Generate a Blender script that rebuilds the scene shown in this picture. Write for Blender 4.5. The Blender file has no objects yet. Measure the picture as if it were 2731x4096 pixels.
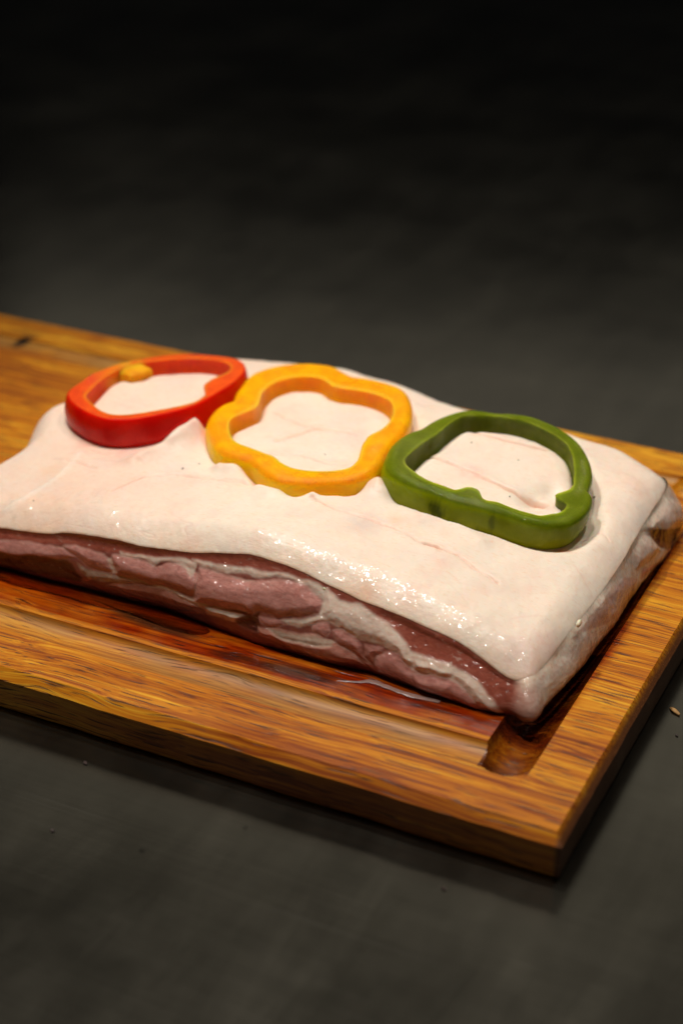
import bpy, math, random
import numpy as np
from mathutils import Matrix, Vector

# ------------------------------------------------------------------ scene, camera, light
scene = bpy.context.scene
col = scene.collection
random.seed(7)
rng = np.random.default_rng(7)

# axes: x along the board's front edge, y across the board, z up; table top z = 0; metres.
# The board's near corner is at x = 0, y = 0.
T = 0.0205                                   # board thickness
CAM = Vector((0.15971, -0.50230, 0.45926))
FWD = Vector((-0.386411, 0.777250, -0.496557))
RGT = Vector((0.897620, 0.440683, -0.008720))
UPV = Vector((-0.212046, 0.449090, 0.867960))
cam_data = bpy.data.cameras.new('camera')
cam = bpy.data.objects.new('camera', cam_data)
col.objects.link(cam)
m = Matrix((RGT, UPV, -FWD)).transposed().to_4x4()
m.translation = CAM
cam.matrix_world = m
cam_data.sensor_fit = 'HORIZONTAL'
cam_data.sensor_width = 24.0
cam_data.lens = 61.99
cam_data.clip_start = 0.01
cam_data.clip_end = 60
cam_data.dof.use_dof = True
cam_data.dof.focus_distance = 0.775
cam_data.dof.aperture_fstop = 4.8
cam_data.dof.aperture_blades = 9
scene.camera = cam

world = bpy.data.worlds.new('World')
scene.world = world
world.use_nodes = True
world.node_tree.nodes['Background'].inputs[0].default_value = (0.9, 0.95, 1.0, 1)
world.node_tree.nodes['Background'].inputs[1].default_value = 0.004

def lamp(name, loc, aim, power, radius, cone, blend, color):
    d = bpy.data.lights.new(name, 'SPOT')
    d.energy = power
    d.shadow_soft_size = radius
    d.spot_size = math.radians(cone)
    d.spot_blend = blend
    d.color = color
    o = bpy.data.objects.new(name, d)
    col.objects.link(o)
    o.location = loc
    o.rotation_euler = (Vector(aim) - Vector(loc)).to_track_quat('-Z', 'Y').to_euler()
    return o

WARM = (1.0, 0.945, 0.865)
LC = Vector((-0.16, 0.15, 0.03))
BACK = Vector((-0.445, 0.895, 0))            # horizontal, away from the camera
RIGHT = Vector((0.895, 0.445, 0))
for i, (bk, rt, h, e) in enumerate(((0.12, -0.34, 1.15, 30), (0.22, -0.04, 1.15, 15), (0.06, 0.34, 1.15, 13), (-0.15, -0.06, 1.15, 12))):
    p = LC + BACK * bk + RIGHT * rt + Vector((0, 0, h))
    lamp('ceiling_spot', p, LC + (p - LC) * 0.0, e, 0.022, 48, 1.0, WARM)

# added unseen light panel behind the table: its blurred reflection greys the steel
sb = bpy.data.lights.new('added_panel_light', 'AREA')
sb.shape = 'RECTANGLE'; sb.size = 2.2; sb.size_y = 0.95; sb.energy = 2.0; sb.color = (1.0, 0.94, 0.82)
sbo = bpy.data.objects.new('added_panel_light', sb)
col.objects.link(sbo)
sbo.location = LC + BACK * 1.75 + RIGHT * 0.42 + Vector((0, 0, 1.17))
sbo.rotation_euler = (LC - sbo.location).to_track_quat('-Z', 'Y').to_euler()

scene.view_settings.view_transform = 'Standard'
scene.view_settings.look = 'None'
scene.view_settings.exposure = 0.0
scene.view_settings.gamma = 1.0
scene.cycles.use_denoising = True
scene.cycles.max_bounces = 8
scene.cycles.caustics_reflective = True
scene.cycles.sample_clamp_indirect = 4.0

# ------------------------------------------------------------------ authored outlines (millimetres, board axes)
RING_RED=dict(plane=(0.0515, 0.0, 0.0, -0.28, 0.175),outer=[(-318.9,152.1),(-321.0,158.2),(-320.8,166.5),(-321.1,175.8),(-318.8,184.3),(-315.6,192.9),(-309.7,202.1),(-300.8,211.5),(-290.7,218.9),(-278.8,223.6),(-265.9,226.1),(-257.8,223.6),(-252.4,216.4),(-250.1,208.0),(-249.7,198.8),(-250.7,189.1),(-252.5,177.8),(-255.4,167.0),(-262.4,155.7),(-270.3,146.4),(-277.6,140.5),(-285.0,137.6),(-292.4,137.6),(-301.6,140.4),(-311.6,145.5)],
 inner=[(-309.1,154.6),(-311.2,162.8),(-312.5,171.5),(-312.2,183.1),(-309.3,193.7),(-304.2,201.2),(-298.0,206.9),(-288.0,214.4),(-276.4,219.2),(-267.1,219.8),(-261.1,216.6),(-258.6,209.7),(-260.5,203.1),(-262.1,197.8),(-261.9,190.0),(-257.4,183.9),(-255.6,180.8),(-256.4,173.4),(-259.9,166.8),(-267.8,157.2),(-276.9,148.1),(-284.2,143.5),(-291.6,143.5),(-301.3,148.4)])
RING_YELLOW=dict(plane=(0.048, 0.0, 0.0, -0.19, 0.18),outer=[(-229.3,245.2),(-218.1,247.2),(-211.0,244.0),(-202.7,240.4),(-195.0,241.3),(-187.6,241.1),(-174.9,238.8),(-166.6,231.4),(-158.9,218.0),(-154.2,204.7),(-151.4,191.0),(-152.1,177.8),(-150.4,166.0),(-148.7,152.7),(-151.4,142.9),(-155.7,138.3),(-168.5,130.9),(-182.7,126.4),(-194.4,129.5),(-204.3,136.7),(-211.8,137.9),(-221.1,139.0),(-230.9,146.2),(-242.7,163.2),(-246.3,173.1),(-246.7,182.8),(-244.0,189.7),(-247.2,198.7),(-250.0,211.9),(-250.2,222.4),(-245.9,232.0),(-238.7,239.7)],
 inner=[(-221.1,229.2),(-213.8,229.3),(-204.6,223.8),(-193.5,224.9),(-181.8,224.9),(-172.3,220.7),(-166.4,212.6),(-162.7,199.8),(-162.8,190.8),(-165.3,180.7),(-163.1,169.0),(-159.2,156.5),(-160.3,147.6),(-167.8,141.1),(-180.0,137.1),(-189.3,138.8),(-196.9,143.7),(-202.7,144.9),(-210.6,146.6),(-220.7,149.1),(-228.1,156.8),(-232.4,164.2),(-234.2,171.0),(-232.1,177.8),(-229.4,186.0),(-231.4,193.9),(-234.8,203.5),(-234.5,215.0),(-229.3,223.7)])
RING_GREEN=dict(plane=(0.048, -0.1, 0.04, -0.09, 0.175),outer=[(-131.5,216.3),(-124.9,220.9),(-116.6,223.1),(-108.3,227.5),(-99.1,229.8),(-89.6,228.8),(-79.2,225.0),(-70.4,218.7),(-63.0,209.2),(-58.3,200.8),(-55.5,193.0),(-54.5,187.3),(-50.8,180.4),(-48.4,171.2),(-48.9,162.7),(-50.9,155.5),(-54.9,150.1),(-62.3,145.6),(-71.7,144.2),(-81.2,144.9),(-90.3,144.5),(-102.2,143.2),(-112.0,144.2),(-124.0,144.4),(-133.7,146.2),(-140.2,149.9),(-143.6,155.5),(-145.3,162.5),(-146.7,168.2),(-146.7,176.5),(-144.6,184.6),(-141.5,190.8),(-139.9,198.7),(-136.4,207.9)],
 inner=[(-128.6,209.4),(-123.7,213.7),(-117.7,217.5),(-109.8,220.8),(-97.9,222.3),(-86.1,219.5),(-77.6,215.0),(-72.8,209.7),(-68.7,202.4),(-64.9,193.5),(-61.9,184.3),(-59.4,176.6),(-58.1,166.0),(-59.0,159.0),(-62.2,155.5),(-65.9,151.0),(-69.6,150.6),(-77.8,150.0),(-85.8,150.7),(-91.8,149.3),(-94.7,151.9),(-96.7,154.9),(-99.7,156.1),(-103.1,154.6),(-104.7,151.8),(-105.6,149.4),(-112.8,149.5),(-121.8,150.1),(-130.6,153.7),(-134.2,156.6),(-136.3,160.4),(-135.3,169.6),(-133.7,178.9),(-131.8,187.6),(-131.0,197.5)])
SKIN_EDGE=[(-331.7,17.2),(-303.4,22.2),(-262.2,27.5),(-227.3,29.6),(-198.6,32.9),(-182.2,36.9),(-172.0,37.2),(-157.0,35.9),(-133.2,33.1),(-117.3,30.0),(-103.7,29.8),(-86.7,25.7),(-73.9,22.9),(-65.0,22.1),(-47.0,17.0),(-37.8,14.0)]
FACE=[
('red',[(-332.1,20.0),(-303.8,24.9),(-262.6,30.2),(-227.8,32.2),(-199.0,35.5),(-182.6,39.5),(-172.5,39.8),(-157.4,38.5),(-133.6,35.7),(-117.7,32.5),(-104.1,32.2),(-87.1,28.2),(-74.3,25.3),(-65.4,24.5),(-47.5,19.4),(-38.3,16.4),(-20.8,12.5),(-25.9,5.2),(-40.9,-2.7),(-45.3,0.3),(-49.1,4.5),(-57.7,11.8),(-66.1,16.5),(-72.4,15.3),(-91.0,17.5),(-97.9,22.5),(-103.9,22.5),(-109.1,26.6),(-121.0,29.2),(-131.2,30.9),(-139.5,33.7),(-156.7,34.0),(-172.4,33.1),(-192.4,29.4),(-204.4,27.8),(-220.0,25.6),(-236.6,24.1),(-262.5,22.8),(-281.4,19.6),(-302.7,16.9),(-330.9,11.6)],-1.6),
('lean',[(-311.4,14.3),(-302.6,16.5),(-281.3,19.2),(-267.3,20.4),(-260.7,17.5),(-272.4,12.9),(-287.9,8.8),(-309.7,2.6)],1.0),
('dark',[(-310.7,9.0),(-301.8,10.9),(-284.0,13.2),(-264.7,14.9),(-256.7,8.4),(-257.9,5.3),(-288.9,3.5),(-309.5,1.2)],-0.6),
('lean',[(-267.4,21.1),(-261.5,22.7),(-245.9,22.8),(-242.1,20.8),(-240.5,16.2),(-242.0,14.5),(-252.5,15.0),(-260.7,17.5)],1.0),
('lean',[(-240.7,22.9),(-233.2,23.8),(-221.2,22.9),(-218.6,22.4),(-208.3,26.0),(-195.5,23.9),(-183.4,24.5),(-167.9,27.9),(-165.7,15.5),(-181.4,12.6),(-189.6,12.8),(-203.8,14.1),(-218.9,13.9),(-238.5,14.5),(-241.0,18.9)],2.0),
('lean',[(-195.7,26.9),(-171.4,27.0),(-156.2,31.1),(-144.7,32.9),(-137.0,28.6),(-132.7,26.2),(-133.6,22.3),(-143.0,18.8),(-153.6,16.4),(-161.6,16.8),(-166.9,15.1),(-185.1,12.7),(-197.9,10.5)],2.2),
('fat',[(-243.0,20.6),(-241.3,21.3),(-239.0,17.2),(-237.1,16.2),(-240.3,14.5),(-241.5,16.7)],0.3),
('fatgrey',[(-260.3,14.8),(-252.3,13.6),(-240.1,13.5),(-227.4,14.5),(-223.1,13.7),(-231.2,11.2),(-247.9,8.2),(-253.2,8.5)],0.6),
('fat',[(-236.7,24.8),(-220.0,26.2),(-204.5,28.5),(-197.1,28.4),(-198.7,23.2),(-200.2,22.2),(-203.9,24.9),(-209.1,26.2),(-216.5,25.3),(-220.3,22.6),(-224.7,24.2),(-236.6,23.7)],0.5),
('fat',[(-201.0,29.5),(-188.0,29.9),(-172.3,32.5),(-162.8,32.7),(-152.0,34.3),(-141.7,33.6),(-133.0,32.1),(-132.9,27.2),(-137.0,28.9),(-141.4,31.6),(-148.7,33.0),(-157.9,32.0),(-165.4,29.7),(-171.9,30.0),(-181.2,28.0),(-195.8,27.4)],0.7),
('pink',[(-244.2,6.9),(-239.4,9.0),(-222.9,12.7),(-210.3,13.0),(-199.0,10.0),(-192.3,9.4),(-201.0,6.8),(-213.3,5.4),(-230.3,5.8)],1.0),
('fat',[(-222.9,12.7),(-218.0,13.8),(-209.6,13.9),(-202.0,12.8),(-192.7,11.8),(-181.3,11.9),(-165.3,12.8),(-164.9,10.9),(-176.5,7.8),(-186.4,8.7),(-199.0,10.0),(-210.2,12.4)],1.2),
('fat',[(-193.1,11.5),(-185.0,12.0),(-176.9,12.1),(-169.6,11.7),(-168.5,10.3),(-173.8,8.3),(-181.1,8.1),(-190.1,8.1)],1.6),
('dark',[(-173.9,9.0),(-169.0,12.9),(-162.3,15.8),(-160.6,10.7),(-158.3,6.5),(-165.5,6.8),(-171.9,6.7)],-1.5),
('fat',[(-151.9,15.4),(-144.3,17.2),(-135.6,20.5),(-129.1,23.3),(-128.5,20.1),(-136.5,16.9),(-142.3,14.6),(-148.5,14.2)],1.0),
('lean',[(-162.0,14.1),(-151.9,15.4),(-150.0,13.8),(-154.2,10.8),(-160.8,12.0)],0.8),
('lean',[(-136.4,16.3),(-133.7,18.9),(-129.3,19.9),(-128.6,16.1),(-131.1,12.8),(-135.9,13.7)],0.8),
('pink',[(-161.9,9.0),(-154.2,10.8),(-144.9,11.6),(-134.2,12.7),(-125.6,12.1),(-116.6,8.8),(-108.3,5.4),(-106.3,2.5),(-114.2,4.0),(-123.6,1.1),(-135.2,1.0),(-151.5,3.9),(-161.3,5.7)],2.2),
('fatgrey',[(-156.5,10.3),(-147.9,10.6),(-134.1,12.1),(-125.6,12.4),(-126.0,10.3),(-133.3,7.9),(-144.2,7.7),(-152.2,7.9)],0.6),
('fat',[(-133.0,32.5),(-126.2,28.7),(-117.1,29.0),(-105.1,24.8),(-97.2,22.3),(-90.2,17.0),(-70.2,15.9),(-69.2,10.2),(-78.5,9.3),(-87.5,10.4),(-93.0,11.7),(-97.1,14.1),(-103.4,15.6),(-114.7,15.6),(-122.7,17.7),(-128.4,19.5),(-133.5,22.0)],1.6),
('lean',[(-127.1,16.4),(-121.3,18.1),(-116.4,16.2),(-112.1,13.5),(-111.5,10.0),(-106.7,4.5),(-116.7,9.4),(-124.1,12.4)],1.2),
('lean',[(-110.6,13.9),(-103.3,14.9),(-102.9,12.7),(-106.0,9.3),(-107.0,6.4),(-110.5,8.9)],1.0),
('lean',[(-105.3,9.5),(-101.6,13.7),(-95.0,14.6),(-90.6,11.0),(-83.8,10.0),(-69.0,9.6),(-67.0,-1.1),(-82.1,1.1),(-93.5,2.3),(-104.8,2.2),(-106.2,5.9)],1.6),
('pink',[(-116.6,8.8),(-113.5,8.5),(-105.9,4.6),(-105.1,2.2),(-107.8,2.5),(-112.2,5.8)],0.8),
('lean',[(-87.3,8.7),(-77.1,11.1),(-68.2,11.9),(-60.5,6.4),(-49.5,-1.0),(-58.1,-2.5),(-69.6,-0.6),(-85.7,0.2)],1.6),
('fat',[(-88.5,15.2),(-78.8,16.1),(-65.9,15.2),(-57.9,12.4),(-50.1,6.2),(-46.0,1.9),(-47.2,-1.1),(-51.1,-0.1),(-59.5,5.3),(-67.3,10.8),(-77.1,11.1),(-87.5,10.0)],1.4)]
FLANK=[
('blush',[(68.3,38.3),(96.8,34.2),(130.7,24.5),(162.2,16.1),(170.9,9.4),(162.0,6.5),(141.1,6.4),(110.6,16.0),(84.1,25.4)],0.6),
('fat',[(98.5,36.5),(105.3,33.3),(109.5,27.6),(103.9,29.6)],0.8),
('blush',[(18.2,45.4),(37.4,32.2),(62.8,10.0),(59.2,8.2),(31.0,25.3),(15.6,37.8)],0.5),
('red',[(213.7,35.0),(225.9,28.1),(210.7,28.0),(198.7,26.5),(188.1,25.2),(184.4,25.4),(184.1,31.6),(194.1,34.8),(203.0,37.9)],-0.8),
('dark',[(190.5,25.2),(214.4,14.3),(255.2,-4.9),(262.5,-14.3),(234.5,-2.2),(210.7,4.4),(200.0,11.9),(194.3,19.8),(185.8,24.7)],-2.0),
('fat',[(224.7,23.0),(245.7,14.1),(258.8,-2.2),(233.6,5.5),(197.4,22.0),(210.4,24.2)],2.0),
('fat',[(184.9,23.5),(191.6,20.8),(198.2,14.2),(202.0,9.1),(190.4,11.0),(178.1,12.6),(171.8,14.4),(173.5,22.0)],2.2),
('lean',[(202.7,1.7),(210.7,4.4),(221.7,1.5),(234.6,-2.7),(219.0,-2.8),(205.3,1.1),(185.4,6.8),(175.9,7.0),(178.5,10.7),(191.5,7.0)],0.0),
('dusk',[(175.1,5.2),(186.8,6.0),(205.2,1.6),(218.2,-4.7),(211.4,-7.6),(188.5,-5.4),(167.8,1.1)],-0.6)]
CREASES=[([(-208.3,167.9),(-201.6,178.6),(-195.2,186.9),(-181.5,191.1),(-175.8,190.0)],1.0),
([(-224.8,195.5),(-211.1,190.1),(-195.2,186.9)],0.7),
([(-205.0,155.2),(-192.0,160.1),(-178.1,158.0),(-167.8,161.3)],0.7),
([(-131.9,214.4),(-118.8,211.3),(-105.4,211.0),(-92.8,212.6),(-84.6,214.8)],1.1),
([(-138.5,180.7),(-123.3,178.2),(-109.0,175.4),(-95.1,172.8),(-84.7,170.6),(-78.2,172.2),(-73.0,173.0),(-69.7,170.5)],1.1),
([(-166.5,123.7),(-152.2,117.7),(-140.0,119.0),(-125.6,117.2),(-114.5,116.7),(-108.8,114.4),(-99.7,114.6)],0.8),
([(-105.4,113.7),(-89.7,114.1),(-77.8,109.7),(-68.2,107.0)],0.9),
([(-259.1,98.0),(-251.7,114.6),(-238.6,122.2),(-223.3,123.1),(-201.0,126.2)],0.6),
([(-55.2,89.8),(-50.9,94.1),(-44.8,97.8)],0.2),
([(-47.5,141.5),(-38.4,133.5),(-29.6,128.4)],0.2),
([(-49.3,163.7),(-43.8,169.8),(-37.8,166.0)],0.3),
([(-280.1,116.6),(-292.5,118.4),(-297.4,118.8)],0.6),
([(-277.6,126.9),(-293.1,130.7),(-301.0,125.6)],0.3),
([(-306.5,118.4),(-284.6,123.4),(-258.7,125.8)],0.3),
([(-222.0,120.1),(-212.7,126.6),(-202.4,126.6)],0.4),
([(-173.8,250.6),(-161.0,246.1),(-151.0,247.8)],0.4),
([(-163.3,231.1),(-156.1,230.9)],0.4)]
SCAR=[(-304.4,75.6),(-298.5,88.8),(-294.3,104.4),(-294.8,116.4),(-295.2,125.5)]
BLOTCH=[(-135.7,113.4,9,'mauve',0.5),
(-289.6,214.0,6,'peach',0.9),
(-43.0,74.6,13,'pink',0.5),
(-117.6,73.7,7,'peach',0.8),
(-158.7,72.8,5,'peach',0.5),
(-245.2,152.3,9,'pink',0.5),
(-94.3,106.5,7,'pink',0.5),
(-286.7,85.2,24,'peach',0.5),
(-253.3,102.9,22,'pink',0.3),
(-147.6,154.0,8,'orange',0.9),
(-53.8,151.7,6,'orange',0.7),
(-59.7,144.0,4,'orange',0.4),
(-204.0,138.8,7,'orange',0.5),
(-274.2,136.2,12,'pinkred',0.8),
(-296.6,136.1,9,'pinkred',0.6),
(-244.2,159.2,6,'pinkred',0.6),
(-109.0,175.4,8,'pink',0.5),
(-96.8,78.8,8,'pink',0.3),
(-112.7,132.2,8,'mauve',0.3),
(-124.9,124.2,5,'peach',0.5),
(-300.4,109.3,6,'peach',0.8),
(-37.0,89.3,6,'pink',0.6),
(-173.8,193.1,7,'pink',0.3),
(-35.6,78.2,5,'peach',0.7)]
BUMPS=[(-250.5,160.6,6,8),(-254.0,151.0,4,8),(-213.7,136.0,5,6),(-185.4,124.8,5,7),(-145.6,147.8,7,7.5),(-166.4,121.8,-2.5,4),(-317.9,183.9,3,10),(-333.5,158.4,2,12)]
RIDGES=[([(-265.2,126.1),(-258.7,138.1),(-254.3,151.8),(-249.2,160.5)],3.5,4),
([(-248.7,160.7),(-238.7,151.2),(-221.6,135.4)],3,3.5),
([(-220.9,134.1),(-211.6,135.7),(-203.2,130.6)],2.5,3.5),
([(-193.8,123.0),(-188.3,128.0),(-176.4,127.8),(-168.3,125.5)],2.6,3.8),
([(-166.8,127.4),(-160.5,131.2),(-152.5,138.3),(-149.1,146.7),(-145.8,150.0),(-139.5,145.3)],2.8,4.2),
([(-138.4,149.5),(-125.4,140.7),(-115.2,137.4),(-107.5,137.8),(-100.6,136.3),(-92.7,132.2),(-85.4,129.5)],1.8,4)]
SPECKS=[(-238.1,128.0,0.45),(-232.9,135.0,0.3),(-56.4,200.6,0.5),(-86.1,166.2,0.35),(-94.0,197.5,0.25),(-293.6,83.2,0.3),(-233.0,135.2,0.25),(-119.4,200.4,0.35),(-180.7,165.3,0.3)]

# ------------------------------------------------------------------ helpers
def tag(o, label=None, cat=None, group=None, kind=None):
    if label: o['label'] = label
    if cat: o['category'] = cat
    if group: o['group'] = group
    if kind: o['kind'] = kind
    return o

def empty(name, loc=(0, 0, 0)):
    o = bpy.data.objects.new(name, None)
    o.empty_display_size = 0.02
    col.objects.link(o)
    o.location = loc
    return o

def mesh_obj(name, verts, faces, material, parent=None, smooth=True, attrs=None, loc=None):
    me = bpy.data.meshes.new(name)
    verts = np.asarray(verts, dtype=np.float64)
    if parent is not None:
        verts = verts - np.array(parent.location)
    elif loc is not None:
        verts = verts - np.array(loc)
    faces_arr = np.asarray(faces, dtype=np.int32) if isinstance(faces, np.ndarray) else None
    if faces_arr is not None:
        n, k = faces_arr.shape
        me.vertices.add(len(verts))
        me.vertices.foreach_set('co', verts.astype(np.float32).ravel())
        me.loops.add(n * k)
        me.loops.foreach_set('vertex_index', faces_arr.ravel())
        me.polygons.add(n)
        me.polygons.foreach_set('loop_start', np.arange(0, n * k, k, dtype=np.int32))
        me.polygons.foreach_set('loop_total', np.full(n, k, dtype=np.int32))
        me.update(calc_edges=True)
        me.validate()
    else:
        me.from_pydata([tuple(v) for v in verts], [], faces)
    if smooth:
        me.polygons.foreach_set('use_smooth', np.ones(len(me.polygons), dtype=bool))
    for an, arr in (attrs or {}).items():
        arr = np.asarray(arr, dtype=np.float32)
        if arr.ndim == 2:
            a = me.color_attributes.new(an, 'FLOAT_COLOR', 'POINT')
            c = np.ones((len(verts), 4), dtype=np.float32)
            c[:, :3] = arr
            a.data.foreach_set('color', c.ravel())
        else:
            a = me.attributes.new(an, 'FLOAT', 'POINT')
            a.data.foreach_set('value', arr)
    me.materials.append(material)
    o = bpy.data.objects.new(name, me)
    col.objects.link(o)
    if loc is not None: o.location = loc
    if parent is not None:
        o.parent = parent
    return o

def grid_faces(nu, nv, wrap_u=False, off=0, flip=False):
    """quads of a grid whose vertex (i, j) sits at off + i * nv + j"""
    iu = np.arange(nu if wrap_u else nu - 1)
    jv = np.arange(nv - 1)
    I, J = np.meshgrid(iu, jv, indexing='ij')
    I2 = (I + 1) % nu
    f = np.stack([I * nv + J, I2 * nv + J, I2 * nv + J + 1, I * nv + J + 1], -1).reshape(-1, 4) + off
    return f[:, ::-1] if flip else f

def _hash(ix, iy, iz, seed):
    with np.errstate(over='ignore'):
        h = (ix.astype(np.uint32) * np.uint32(374761393) + iy.astype(np.uint32) * np.uint32(668265263)
             + iz.astype(np.uint32) * np.uint32(2147483647) + np.uint32(seed * 974711 + 13))
        h = (h ^ (h >> np.uint32(13))) * np.uint32(1274126177)
        h = h ^ (h >> np.uint32(16))
    return h.astype(np.float64) / 4294967295.0

ROT3 = np.array(Matrix.Rotation(0.7, 3, Vector((0.5, 0.6, 0.62))))

def vnoise(P, scale, seed=0, octaves=1):
    """value noise in -1..1 on points (n, 2 or 3)"""
    P = np.asarray(P, dtype=np.float64)
    if P.shape[1] == 2:
        P = np.concatenate([P, np.zeros((len(P), 1))], 1)
    P = P @ ROT3
    out = np.zeros(len(P)); amp = 1.0; tot = 0
    for o in range(octaves):
        p = P * scale * (2.03 ** o) + 17.3 * o
        i = np.floor(p).astype(np.int64); f = p - i
        f = f * f * f * (f * (f * 6 - 15) + 10)
        r = 0
        for dx in (0, 1):
            for dy in (0, 1):
                for dz in (0, 1):
                    w = (f[:, 0] if dx else 1 - f[:, 0]) * (f[:, 1] if dy else 1 - f[:, 1]) * (f[:, 2] if dz else 1 - f[:, 2])
                    r = r + w * _hash(i[:, 0] + dx, i[:, 1] + dy, i[:, 2] + dz, seed + o)
        out += amp * (2 * r - 1); tot += amp; amp *= 0.5; P = P @ ROT3
    return out / tot

def sstep(a, b, x):
    t = np.clip((x - a) / (b - a), 0, 1)
    return t * t * (3 - 2 * t)

def seg_dist(P, pts, closed):
    pts = np.asarray(pts, dtype=np.float64)
    n = len(pts)
    best = np.full(len(P), 1e9)
    for k in range(n if closed else n - 1):
        a = pts[k]; b = pts[(k + 1) % n]; ab = b - a
        t = np.clip(((P - a) @ ab) / max(ab @ ab, 1e-12), 0, 1)
        d = P - a - t[:, None] * ab
        best = np.minimum(best, np.einsum('ij,ij->i', d, d))
    return np.sqrt(best)

def inside(P, pts):
    pts = np.asarray(pts, dtype=np.float64)
    r = np.zeros(len(P), dtype=bool)
    n = len(pts)
    x, y = P[:, 0], P[:, 1]
    for k in range(n):
        x1, y1 = pts[k]; x2, y2 = pts[(k + 1) % n]
        if y1 == y2: continue
        c = ((y1 > y) != (y2 > y)) & (x < (x2 - x1) * (y - y1) / (y2 - y1) + x1)
        r ^= c
    return r

def sdf(P, pts):
    """signed distance to a polygon, positive inside; only near its box"""
    pts = np.asarray(pts, dtype=np.float64)
    out = np.full(len(P), -1e3)
    lo, hi = pts.min(0) - 12, pts.max(0) + 12
    near = ((P > lo) & (P < hi)).all(1)
    if near.any():
        d = seg_dist(P[near], pts, True)
        out[near] = np.where(inside(P[near], pts), d, -d)
    return out

def catmull(pts, per=14, closed=True):
    p = np.asarray(pts, dtype=np.float64)
    n = len(p); out = []
    for k in range(n if closed else n - 1):
        if closed:
            a, b, c, d = p[k - 1], p[k], p[(k + 1) % n], p[(k + 2) % n]
        else:
            a, b, c, d = p[max(k - 1, 0)], p[k], p[k + 1], p[min(k + 2, n - 1)]
        for t in np.arange(per) / per:
            out.append(0.5 * (2 * b + (c - a) * t + (2 * a - 5 * b + 4 * c - d) * t * t + (3 * b - a - 3 * c + d) * t ** 3))
    if not closed: out.append(p[-1])
    return np.array(out)

# ------------------------------------------------------------------ materials
class NT:
    def __init__(self, name):
        self.m = bpy.data.materials.new(name)
        self.m.use_nodes = True
        self.t = self.m.node_tree
        self.b = self.t.nodes['Principled BSDF']
    def n(self, kind, **kw):
        x = self.t.nodes.new(kind)
        for k, v in kw.items():
            if k.startswith('i_'):
                x.inputs[k[2:].replace('_', ' ')].default_value = v
            else:
                setattr(x, k, v)
        return x
    def l(self, a, b): self.t.links.new(a, b)
    def coord(self): return self.n('ShaderNodeTexCoord').outputs['Object']
    def mapping(self, src, scale, loc=(0, 0, 0), rot=(0, 0, 0)):
        x = self.n('ShaderNodeMapping')
        x.inputs['Scale'].default_value = scale
        x.inputs['Location'].default_value = loc
        x.inputs['Rotation'].default_value = rot
        self.l(src, x.inputs['Vector'])
        return x.outputs[0]
    def noise(self, src, scale, detail=2, rough=0.5, dist=0.0):
        x = self.n('ShaderNodeTexNoise')
        x.inputs['Scale'].default_value = scale
        x.inputs['Detail'].default_value = detail
        x.inputs['Roughness'].default_value = rough
        x.inputs['Distortion'].default_value = dist
        self.l(src, x.inputs['Vector'])
        return x.outputs['Fac']
    def ramp(self, src, stops):
        x = self.n('ShaderNodeValToRGB')
        e = x.color_ramp.elements
        while len(e) < len(stops): e.new(0.5)
        for k, (p, c) in enumerate(stops):
            e[k].position = p
            e[k].color = (*c, 1) if len(c) == 3 else c
        self.l(src, x.inputs[0])
        return x.outputs[0]
    def rng(self, src, a, b, c, d):
        x = self.n('ShaderNodeMapRange')
        for k, v in zip(('From Min', 'From Max', 'To Min', 'To Max'), (a, b, c, d)): x.inputs[k].default_value = v
        self.l(src, x.inputs['Value'])
        return x.outputs[0]
    def mix(self, fac, a, b, blend='MIX'):
        x = self.n('ShaderNodeMix', data_type='RGBA', blend_type=blend)
        x.clamp_factor = True
        if isinstance(fac, (int, float)): x.inputs[0].default_value = fac
        else: self.l(fac, x.inputs[0])
        for s, v in ((6, a), (7, b)):
            if isinstance(v, tuple): x.inputs[s].default_value = (*v, 1)
            else: self.l(v, x.inputs[s])
        return x.outputs[2]
    def math(self, op, a, b=None):
        x = self.n('ShaderNodeMath', operation=op)
        for s, v in ((0, a), (1, b)):
            if v is None: continue
            if isinstance(v, (int, float)): x.inputs[s].default_value = v
            else: self.l(v, x.inputs[s])
        return x.outputs[0]
    def attr(self, name):
        x = self.n('ShaderNodeAttribute'); x.attribute_name = name
        return x
    def bump(self, h, strength, dist, prev=None):
        x = self.n('ShaderNodeBump')
        x.inputs['Strength'].default_value = strength
        x.inputs['Distance'].default_value = dist
        self.l(h, x.inputs['Height'])
        if prev is not None: self.l(prev, x.inputs['Normal'])
        return x.outputs[0]
    def set(self, **kw):
        for k, v in kw.items():
            s = self.b.inputs[k.replace('_', ' ')]
            if isinstance(v, (int, float)): s.default_value = v
            elif isinstance(v, tuple): s.default_value = v if len(v) != 3 or k == 'Subsurface_Radius' else (*v, 1)
            else: self.l(v, s)
        return self

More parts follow.
